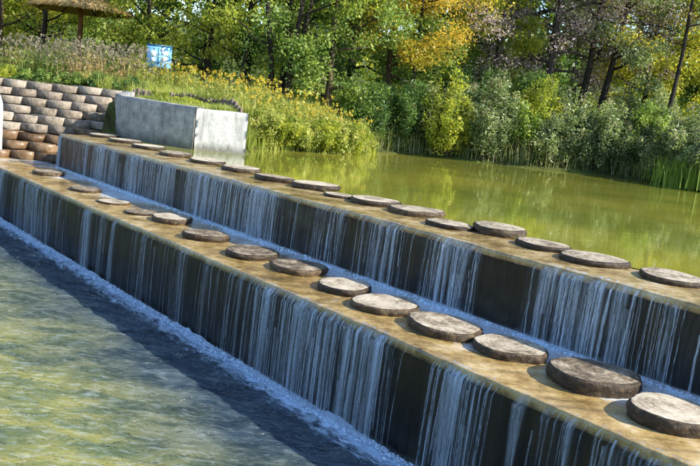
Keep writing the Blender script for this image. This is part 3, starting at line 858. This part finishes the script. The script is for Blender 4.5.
# ------------------------------------------------------------------ trees
TR = "trees beyond the pond"
tree("pale_tree", "tall bushy yellow-green tree at the far left behind the thatched parasol", (-14.6, 32.2), 8.5, .14, L_yellow, B_brown, 1, 135, 0.096, .65, n1=18, first=.05)
tree("slender_tree", "dark slender trunk left of the thatched parasol pole", (-12.5, 31.3), 8.5, .12, L_lime, B_dark, 2, 120, 0.096, .6, (.01, 0), n1=15, first=.18)
tree("slender_tree", "green tree with thin dark trunk between parasol and blue sign", (-8.4, 31.2), 8.5, .11, L_lime, B_dark, 3, 120, 0.096, .6, n1=16, first=.10)
tree("slender_tree", "leaning dark trunk with lime leaves right of the blue sign", (-5.8, 29.3), 8.5, .11, L_lime, B_dark, 4, 112, 0.092, .6, (.05, 0), n1=16, first=.10)
tree("slender_tree", "thin dark straight tree left of the many-stemmed tree", (-4.25, 27.9), 8, .10, L_yellow, B_dark, 5, 112, 0.088, .55, (.02, 0), n1=14, first=.12)
tree("many_stemmed_tree", "tree with several dark stems fanning from one base above the flowers", (-2.8, 26.9), 8.5, .17, L_lime, B_dark, 6, 98, 0.088, .55, (.02, 0), stems=4, n1=18, first=.24)
tree("broadleaf_tree", "dense rounded green broadleaf tree left of the orange tree", (-1.2, 27.4), 7.4, .14, L_green, B_brown, 7, 158, 0.104, .62, n1=22, first=.04, spread=.30, rise=.05)
tree("broadleaf_tree", "green bushy tree standing between the broadleaf and orange trees", (.9, 30.2), 8.0, .14, L_green, B_brown, 8, 158, 0.104, .62, n1=20, first=.04, spread=.30, rise=.05)
tree("orange_tree", "autumn tree with golden orange crown and thin dark trunk", (1.65, 29.2), 9.0, .11, L_orange, B_dark, 9, 128, 0.088, .6, (.02, 0), n1=24, first=.30, spread=.24, rise=-.15)
tree("lime_tree", "small bright lime tree right of the orange tree", (4.9, 31.6), 6.4, .10, L_lime, B_dark, 10, 165, 0.096, .5, n1=14, first=.28, spread=.22, rise=.0)
tree("faded_tree", "many-twigged tree with faded purple-brown leaves left of the leaning trunks", (7.1, 31.9), 10.5, .17, L_purple, B_grey, 11, 112, 0.076, .7, (-.01, 0), n1=32, first=.18, n2=8, spread=.32, rise=-.05)
tree("faded_tree", "purple-brown thinly leaved tree with trunk leaning right", (8.2, 31.2), 10, .15, L_purple, B_dark, 12, 90, 0.076, .62, (.05, 0), n1=28, first=.28, n2=8, spread=.28, rise=.0)
tree("leaning_tree", "grey-green tree with thick dark trunk leaning right of the purple trees", (8.85, 31.0), 9.6, .15, L_grey, B_dark, 13, 98, 0.088, .55, (.10, .02), n1=18, first=.26, spread=.26, rise=.0)
tree("yellow_tree", "loose pale yellow-green tree at the right behind the thin leaning trunk", (11.3, 33.0), 10, .12, L_yellow, B_brown, 14, 120, 0.096, .6, (.02, 0), n1=26, first=.06, spread=.32, rise=.05)
tree("thin_tree", "thin dark trunk leaning right at the water's edge near the reeds", (10.7, 28.8), 9.5, .095, L_grey, B_dark, 15, 68, 0.080, .5, (.07, .02), n1=14, first=.45, spread=.22, rise=.0)
tree("yellow_tree", "green-yellow tree cut by the right frame edge", (13.6, 30.6), 8, .10, L_yellow, B_dark, 16, 105, 0.092, .55, n1=17, first=.10, spread=.3, rise=.05)
# second rank, filling the wood behind
r = np.random.default_rng(900)
proto = {}
kinds = [("wood_tree", L_green, B_dark), ("wood_tree", L_dark, B_dark), ("wood_tree", L_yellow, B_brown), ("wood_tree", L_lime, B_dark)]
def second_label(i, k):
    tone = ["mid green", "dark green", "yellow-green", "bright lime"][k]
    return tone+" background tree in the deep wood, "+("nearest the left edge" if i == 0 else (ORD[i]+" from the left in the back rank"))
xs = np.linspace(-24, 26, 18)
for i, x in enumerate(xs):
    k = [0, 2, 1, 3, 0, 1, 0, 3, 1, 0, 1, 1, 0, 2, 1, 3, 0, 2][i]
    base = (x+r.normal(0, .4), 38.5+r.uniform(-2, 5)+abs(x)*.05)
    lab = second_label(i, k)
    if k not in proto:
        proto[k] = tree("wood_tree", lab, base, 13, .18, kinds[k][1], kinds[k][2], 40+k, 85, .21, .95, group="background wood trees", n1=20, first=.10, spread=.30, rise=.15)
    else:
        copy_tree(proto[k], base, r.uniform(0, 6), r.uniform(.85, 1.15), lab)
# the wood further back reads as one mass
C = []
for i in range(900):
    a = r.uniform(-1, 1); C.append((a*52, 49+r.uniform(0, 18)+4*a*a, r.uniform(2.5, 16)))
C = np.array(C); C[:, 2] += 1.0
V, q, t = leaves(C, r.uniform(1.2, 2.4, len(C)), 80, .44, r, .6, .2)
tag(add("distant_wood", mesh_np("distant_wood", V, q, mats=[L_lime], tint=t)), "distant green wood behind the trees", "wood", kind="stuff")

# ------------------------------------------------------------------ shrubs along the far shore
def shrub(label, base, h, w, leafmat, seed, n=26, per=95, size=.06, plume=0, name="shore_shrub", group="shrubs along the far shore", droop=.3):
    r = np.random.default_rng(seed)
    z = float(ground_z(np.array([base[0]]), np.array([base[1]]))[0])
    root = thing(name, label, "shrub", (base[0], base[1], z-.03), 0, group)
    paths, ends = [], []
    for k in range(n):
        az = r.uniform(0, 2*math.pi); rr = w*math.sqrt(r.random())*.55
        hh = h*(1-.45*(rr/(w*.55))**2)*r.uniform(.7, 1.1)
        a = np.array([math.cos(az)*rr*.3, math.sin(az)*rr*.3, 0]); b = np.array([math.cos(az)*rr, math.sin(az)*rr, hh])
        bp = branch_path(a, b, r, .03, 5); paths.append((bp, np.linspace(.014, .004, 5)))
        for f in (.35, .6, .85, 1.0):
            ends.append(np.array([np.interp(f, np.linspace(0, 1, 5), bp[:, i]) for i in range(3)])+r.normal(0, .05, 3))
    ends = np.array(ends)
    tv, tf = tubes(paths, 4)
    add("stems", mesh_np("stems", tv, tf, mats=[B_brown]), root)
    V, q, t = leaves(ends, np.stack([np.full(len(ends), .16*w/1.2)]*2+[np.full(len(ends), .2*h/1.4)], -1)*r.uniform(.7, 1.3, (len(ends), 1)), per, size, r, .42, .1, up=.25)
    add("foliage", mesh_np("foliage", V, q, mats=[leafmat], tint=t), root)
    if plume:
        tips = ends[3::4][r.random(n) < plume]+np.array([0, 0, .08])
        if len(tips):
            V, q, t = leaves(tips, np.stack([np.full(len(tips), .045)]*2+[np.full(len(tips), .2)], -1), 40, .06, r, .5, 0, up=.5)
            add("plumes", mesh_np("plumes", V, q, mats=[L_plume], tint=t), root)["kind"] = "stuff"
    return root
SHR = [  # x, y, height, width, material, plume, tone
 (0.60, 27.75, 2.03, 2.02, L_dark, 0, "dark green"),
 (1.48, 28.20, 2.25, 1.86, L_dark, 0.1, "dark grey-green"),
 (2.41, 28.65, 1.80, 1.86, L_grey, 0.1, "grey-green"),
 (2.88, 27.75, 2.62, 1.71, L_lime, 0.2, "tall light green"),
 (3.57, 28.20, 2.03, 1.86, L_grey, 0.3, "pale-tipped grey-green"),
 (4.53, 28.65, 1.95, 1.86, L_grey, 0.5, "pale-plumed grey-green"),
 (4.55, 27.75, 2.55, 1.71, L_grey, 0.6, "tall pale-plumed"),
 (5.49, 28.20, 1.80, 1.71, L_green, 0.2, "mid green"),
 (6.16, 28.65, 2.33, 1.71, L_lime, 0.2, "light green"),
 (6.72, 27.75, 1.65, 1.71, L_grey, 0.4, "low grey-green"),
 (7.18, 28.20, 2.17, 1.86, L_grey, 0.4, "rounded grey-green"),
 (8.36, 28.65, 1.58, 1.71, L_green, 0.2, "low mid green"),
 (8.02, 27.75, 2.10, 1.71, L_grey, 0.6, "silvery plumed"),
 (9.07, 27.90, 1.65, 1.71, L_grey, 0.5, "silvery grey"),
 (10.00, 27.90, 1.42, 1.55, L_grey, 0.3, "small grey-green"),
 (9.85, 27.90, 1.95, 1.71, L_green, 0.3, "bushy mid green"),
 (10.01, 25.52, 1.65, 1.71, L_grey, 0.6, "pale-topped grey-green"),
 (10.74, 26.14, 1.88, 1.71, L_grey, 0.6, "plumed grey-green"),
 (10.90, 24.28, 1.58, 1.71, L_grey, 0.6, "pale feathery"),
 (11.94, 24.59, 1.80, 1.86, L_grey, 0.5, "feathery grey-green"),
 (4.01, 30.31, 2.70, 2.33, L_dark, 0, "deep shaded dark green"),
 (6.19, 30.00, 2.55, 2.33, L_dark, 0, "shaded dark green"),
 (10.26, 29.85, 2.25, 2.17, L_grey, 0.4, "grey-green inland"),
 (12.89, 28.53, 2.10, 2.02, L_grey, 0.4, "grey-green right-hand")]
for i, (x, y, h, w, mt, pl, tone) in enumerate(SHR):
    where = "at the water's edge" if i < 20 and y < 28 else "behind the front row"
    pos = ORD[i] if i < 18 else None
    lab = tone+" shrub on the far shore, "+(("leftmost of the row" if i == 0 else pos+" along the row from the left") if pos else ["beside the reeds", "behind the reeds at right", "in the gap under the lime tree", "under the purple-brown trees", "between the leaning trunks and yellow tree", "at the right frame edge"][i-18])
    shrub(lab, (x, y), h, w, mt, 500+i, 30, 85, .095, plume=pl)

# ------------------------------------------------------------------ flowery bank on the left
def off_terrace(b, lim=24.5):
    """push a plant up the bank until it stands behind the terrace's top row"""
    x, y = b
    return (x, lim+.05*math.sin(x*9)) if (x < -7 and y < lim) else b
def blades(P, h, w, r, bend=.35, tint=None):
    """grass blades: two-segment tapered strips"""
    n = len(P); az = r.uniform(0, 2*math.pi, n); h = h*r.uniform(.6, 1.3, n)
    dx = np.stack([np.cos(az), np.sin(az), 0*az], -1); sd = np.stack([-np.sin(az), np.cos(az), 0*az], -1)
    b = bend*r.uniform(.2, 1.5, n)
    up = np.array([0, 0, 1.0])
    m = P+dx*(h*b*.25)[:, None]+up*(h*.55)[:, None]; tp = P+dx*(h*b)[:, None]+up*(h*(1-.25*b))[:, None]
    ww = np.asarray(w)*np.ones(n)
    V = np.stack([P-sd*(ww/2)[:, None], P+sd*(ww/2)[:, None], m+sd*(ww*.4)[:, None], m-sd*(ww*.4)[:, None], tp], 1).reshape(-1, 3)
    o = np.arange(n)*5
    q = np.stack([o, o+1, o+2, o+3], -1); t = np.stack([o+3, o+2, o+4], -1)
    ti = r.random(n) if tint is None else tint
    return V, q, t, np.concatenate([ti, ti]), tp
def scatter_land(n, x0, x1, y0, y1, r, cond):
    out = []; have = 0
    while have < n:
        x = r.uniform(x0, x1, n); y = r.uniform(y0, y1, n); d = shore_dist(x, y); s = x*D[0]+y*D[1]; p = x*Q[0]+y*Q[1]
        k = cond(x, y, d, s, p)
        P = np.stack([x[k], y[k]], -1); out.append(P); have += len(P)
    P = np.concatenate(out)[:n]
    return np.column_stack([P, ground_z(P[:, 0], P[:, 1])])
r = np.random.default_rng(1234)
bankcond = lambda x, y, d, s, p: (d > .05) & (p > 9.3) & ((x > -6.9) | (y > 24.1)) & (x < .6) & (y < 29.5)
P = scatter_land(46000, -16, .7, 20, 30, r, lambda x, y, d, s, p: bankcond(x, y, d, s, p) & ~((s > 17) & (s < 21) & (p < 10.0-.27*(s-17.6)+.1)))
hgt = .36+.5*fbm(P[:, 0]*.9, P[:, 1]*.9, 3, 3)
_tf = np.clip((P[:, 0]+6.6)/3.3, 0, 1); _front = (P[:, 1] < 23.35-1.05*_tf+.15) & (P[:, 0] > -7.0) & (P[:, 0] < -3.0)
hgt = np.where(_front, hgt*.45, hgt)
V, q, t, ti, _ = blades(P, hgt, .027, r, .45, np.clip(fbm(P[:, 0]*.7, P[:, 1]*.7, 3, 6)*1.1+r.normal(0, .15, len(P)), 0, 1))
tag(add("bank_grass", mesh_np("bank_grass", V, q, t, mats=[L_grass], tint=ti)), "tall yellow-green grass covering the left bank", "grass", kind="stuff")
P = scatter_land(30000, -18, 20, 20, 42, r, lambda x, y, d, s, p: (d > .3) & ((p > 9.5)) & ((y > 28) | (x > .6)))
V, q, t, ti, _ = blades(P, .42, .04, r, .5)
tag(add("wood_floor_grass", mesh_np("wood_floor_grass", V, q, t, mats=[L_grass], tint=ti*.6)), "green undergrowth on the wood floor under the trees", "undergrowth", kind="stuff")

P = scatter_land(13000, .2, 14, 22, 32, r, lambda x, y, d, s, p: (d > .25) & (d < 3.4))
V, q, t, ti, _ = blades(P, .25+1.0*fbm(P[:, 0]*.8, P[:, 1]*.8, 3, 13), .024, r, .5)
tag(add("shore_grass", mesh_np("shore_grass", V, q, t, mats=[L_brush], tint=ti)), "tall pale grass and brush between the shrubs on the far shore", "grass", kind="stuff")
def flower_clump(label, base, h, w, seed, head, leafmat, n=60, name="goldenrod_clump", group="yellow flower clumps on the left bank", hs=.038, bloom=.45):
    r = np.random.default_rng(seed)
    z = float(ground_z(np.array([base[0]]), np.array([base[1]]))[0])
    root = thing(name, label, "flowers", (base[0], base[1], z), 0, group)
    P = np.stack([r.normal(0, w*.3, n), r.normal(0, w*.3, n), np.zeros(n)], -1)
    V, q, t, ti, tp = blades(P, np.full(n, h), .014, r, .25)
    add("stalks", mesh_np("stalks", V, q, t, mats=[leafmat], tint=ti), root)
    C = np.repeat(P, 3, 0)+(np.repeat(tp, 3, 0)-np.repeat(P, 3, 0))*np.tile([.3, .5, .7], n)[:, None]
    V, q, t = leaves(C, np.full(len(C), .06), 9, .07, r, .3, .1, up=.3)
    add("leaves", mesh_np("leaves", V, q, mats=[leafmat], tint=t), root)
    k = tp[r.random(n) < bloom]
    V, q, t = leaves(k, np.stack([np.full(len(k), .04)]*2+[np.full(len(k), .06)], -1), 14, hs, r, .8, .3)
    add("flower_heads", mesh_np("flower_heads", V, q, mats=[head], tint=t), root)["kind"] = "stuff"
    return root
fr = np.random.default_rng(2024)
spots = []
# a band of gold along the bank, dry tufts further left
GOLD = [(-6.08, 26.49), (-5.36, 26.36), (-4.75, 25.86), (-4.15, 25.73), (-5.71, 25.48), (-4.87, 25.1), (-4.02, 24.84), (-3.42, 25.1), (-3.66, 24.21), (-2.93, 24.34), (-2.81, 23.58), (-2.21, 24.1), (-1.96, 23.7), (-1.36, 24.1), (-0.9, 24.3), (-3.5, 23.45), (-6.68, 26.75), (-2.7, 23.0), (-0.52, 24.9), (-1.5, 24.7)]
for i, b in enumerate(sorted(GOLD, key=lambda b: b[0]/b[1])):
    flower_clump(("leftmost" if i == 0 else ORD[i])+" clump of yellow flowers from the left on the bank behind the pale wall", b, .95 if b[1] > 24 else .85, 1.2, 700+i, L_flower, L_grass, 70)
DRY = [(-13.47, 28.45), (-12.41, 28.82), (-11.57, 28.2), (-10.86, 28.82), (-10.15, 27.95), (-9.44, 28.45), (-8.72, 27.7), (-8.01, 28.07), (-11.09, 27.2), (-9.67, 26.83), (-8.48, 26.7), (-7.53, 26.95), (-12.28, 27.57), (-6.94, 27.57), (-7.17, 25.95), (-8.12, 25.7), (-9.19, 25.95), (-10.37, 26.33)]
for i, b in enumerate(sorted([off_terrace(b, 25.2) for b in DRY], key=lambda b: b[0]/b[1])):
    flower_clump(("leftmost" if i == 0 else ORD[i])+" tuft of pinkish dry plumes from the left above the stone terrace", b, 1.25, 1.4, 800+i, L_plume, [L_dry, L_grass, L_green][i % 3], 75, "dry_plume_tuft", "dry plume tufts above the stone terrace", .04, .9)
POINT = [(-2.75, 22.5), (-2.2, 22.9), (-1.65, 23.25), (-1.1, 23.6), (-.65, 24.0), (-.35, 24.7), (-.15, 25.5)]
for i, b in enumerate(POINT):
    shrub("low yellow-green bush at the tip of the flowery point, "+("leftmost of the seven" if i == 0 else ORD[i]+" from the left"), b, .9, 1.15, L_lime if i % 2 else L_grass, 620+i, 28, 85, .065, 0, "point_bush", "bushes at the tip of the flowery point")
# low bushes behind the terrace
for i, (x, y, hh, m_) in enumerate([(-8.0, 24.7, .75, L_dark), (-9.0, 24.8, .7, L_green), (-10.1, 24.8, .6, L_green), (-7.1, 24.5, .8, L_dark), (-11.2, 25.0, .6, L_lime), (-5.7, 22.55, .45, L_lime), (-4.7, 22.3, .42, L_lime)]):
    shrub(["dark low bush behind the terrace top, right of centre", "green low bush above the middle of the terrace", "small green bush at the terrace's upper left", "dark bush where terrace meets the pale wall", "lime bush at the far left above the terrace", "lime bush in front of the log palisade's left end", "small lime bush between wall top and palisade"][i],
          off_terrace((x, y)), hh*.8, .9, m_, 660+i, 24, 80, .055, 0, "bank_bush", "bushes on top of the left bank")

# reeds at the right edge
def reeds(label, base, h, w, seed, n=420):
    r = np.random.default_rng(seed); z = float(ground_z(np.array([base[0]]), np.array([base[1]]))[0])
    root = thing("reed_clump", label, "reeds", (base[0], base[1], max(z, Z_POND-.1)), 0, "reeds at the right edge of the pond")
    P = np.stack([r.normal(0, w*.33, n), r.normal(0, w*.33, n), np.zeros(n)], -1)
    V, q, t, ti, _ = blades(P, np.full(n, h), .03, r, .28)
    add("blades", mesh_np("blades", V, q, t, mats=[L_reed], tint=ti), root)["kind"] = "stuff"
for i, (x, y, h, lab) in enumerate([(9.95, 24.75, .8, "front clump of bright green reeds at the right frame edge"), (10.5, 24.3, .85, "bright green reeds half cut by the right frame edge"), (9.95, 25.6, .85, "bright green reeds behind the front reed clump"),
                                    (11.2, 23.7, .85, "bright green reed clump farthest right"), (10.7, 25.0, .95, "tall green reeds at the rear right")]):
    reeds(lab, (x, y), h, 1.0, 950+i)

# ------------------------------------------------------------------ log palisade behind the wall
pal = thing("log_palisade", "low weathered brown log palisade among the flowers behind the pale wall", "palisade", (-6.4, 23.1, 3.0))
M_log = mat_bark("weathered_log", (.09, .065, .06), (.26, .20, .18))
r = np.random.default_rng(5)
tv, tf = tubes([([(0, 0, -.25), (0, 0, .42), (0, 0, .44), (0, 0, .442)], [.052, .050, .042, .001])], 8)
lme = mesh_np("log", tv, tf, mats=[M_log], smooth=False)
pa, pb = np.array([-6.6, 23.35]), np.array([-3.35, 22.3])
nlog = 34
for k in range(nlog):
    f = k/(nlog-1); xy = pa+(pb-pa)*f+np.array([.12, .2])*math.sin(f*math.pi)
    o = add("log", lme, pal); z = float(ground_z(np.array([xy[0]]), np.array([xy[1]]))[0])
    o.location = (xy[0]+6.4, xy[1]-23.1, z-3.0+r.normal(0, .02)); o.rotation_euler = (r.normal(0, .03), r.normal(0, .03), r.uniform(0, 6))

# ------------------------------------------------------------------ blue sign
sg = ground_z(np.array([-6.75]), np.array([26.4]))[0]
sign = thing("sign_board", "small light blue two-part sign board standing among the flowers", "sign", (-6.75, 26.4, float(sg)), rad(24))
M_blue = plain("sign_blue", (.16, .40, .72), (.20, .46, .78), 8, .35, .05)
M_navy = plain("sign_navy", (.02, .09, .18), (.03, .11, .22), 8, .4, .05)
M_pale = plain("sign_pale", (.50, .66, .82), (.56, .72, .88), 8, .4, .05)
M_post = plain("sign_post_paint", (.10, .13, .16), (.14, .17, .2), 8, .5, .1)
zc = 4.42-float(sg)
V, Fq = box(-.40, .40, -.015, .015, zc-.36, zc+.36, .006); bd = add("board", mesh_np("board", V, Fq, mats=[M_blue]), sign)
V, Fq = box(-.045, -.015, -.022, -.014, zc-.26, zc+.26, .002); add("divider", mesh_np("divider", V, Fq, mats=[M_navy]), bd)
V, Fq = box(-.40, .40, -.026, -.0165, zc+.30, zc+.36, .002); add("header_strip", mesh_np("header_strip", V, Fq, mats=[M_navy]), bd)
for (x0, x1, z0, z1) in ((-.28, -.10, -.02, .16), (-.25, -.12, -.20, -.06), (.06, .28, .03, .17), (.05, .26, -.20, -.02)):
    V, Fq = box(x0, x1, -.020, -.0145, zc+z0, zc+z1, .002); add("pale_panel", mesh_np("pale_panel", V, Fq, mats=[M_pale]), bd)
for x in (-.28, .28):
    V, Fq = box(x-.025, x+.025, .017, .06, -.3, zc+.25, .004); add("post", mesh_np("post", V, Fq, mats=[M_post]), sign)

# ------------------------------------------------------------------ thatched parasol
ux, uy = -10.45, 29.5
uz = float(ground_z(np.array([ux]), np.array([uy]))[0])
par = thing("thatched_parasol", "straw thatched parasol on a brown timber pole among the trees", "parasol", (ux, uy, uz))
M_straw = plain("straw", (.30, .19, .07), (.62, .44, .20), 30, .8, .6, (1, 1, .3))
L_straw = mat_leaf("straw_blades", [(0, (.26, .16, .06)), (.5, (.50, .35, .15)), (1, (.70, .53, .27))], .25, tr_gain=1.1)
eave = 5.82-uz; apex = eave+.95; R0 = 1.75
tv, tf = tubes([([(0, 0, -.3), (0, 0, 1.0), (0, 0, apex-.1)], [.11, .10, .08])], 12)
add("pole", mesh_np("pole", tv, tf, mats=[mat_bark("parasol_timber", (.08, .035, .015), (.22, .10, .045))], smooth=True), par)
m = 40; a = np.linspace(0, 2*math.pi, m, endpoint=False); rows = []
for rr, z in ((R0*.96, eave-.02), (R0, eave+.03), (R0*.98, eave+.10), (R0*.6, eave+.45), (R0*.3, eave+.72), (.06, apex)):
    e = 1+.02*np.sin(a*7)+.015*np.random.default_rng(int(rr*100)).normal(size=m)
    rows.append(np.stack([rr*e*np.cos(a), rr*e*np.sin(a), z+0*a], -1))
rows.insert(0, np.stack([.1*np.cos(a), .1*np.sin(a), apex-.12+0*a], -1))
canopy = add("thatch_canopy", mesh_np("thatch_canopy", np.concatenate(rows), grid_faces(len(rows), m, True), mats=[M_straw], smooth=True), par)
r = np.random.default_rng(8); n = 5200
az = r.uniform(0, 2*math.pi, n); f = np.sqrt(r.random(n)); L_ = r.uniform(.18, .42, n)
rr = .1+f*(R0-.16); zz = apex-.0-(apex-eave-.06)*((rr-.06)/(R0-.06))+.02
dr = np.stack([np.cos(az), np.sin(az), -.55-0*az], -1)+r.normal(0, .10, (n, 3)); dr /= np.linalg.norm(dr, axis=1)[:, None]
A_ = np.stack([rr*np.cos(az), rr*np.sin(az), zz+r.uniform(0, .03, n)], -1); B_ = A_+dr*L_[:, None]
sd = np.stack([-np.sin(az), np.cos(az), 0*az], -1)*.012
V = np.stack([A_-sd, A_+sd, B_+sd*.4, B_-sd*.4], 1).reshape(-1, 3)
st = add("straw", mesh_np("straw", V, np.arange(n*4).reshape(-1, 4), mats=[L_straw], tint=r.random(n)), canopy); st["kind"] = "stuff"
for k in range(8):
    az = k*math.pi/4; tv, tf = tubes([([(.06*math.cos(az), .06*math.sin(az), apex-.2), (R0*.9*math.cos(az), R0*.9*math.sin(az), eave-.02)], [.03, .022])], 6)
    add("rafter", mesh_np("rafter", tv, tf, mats=[B_brown]), par)
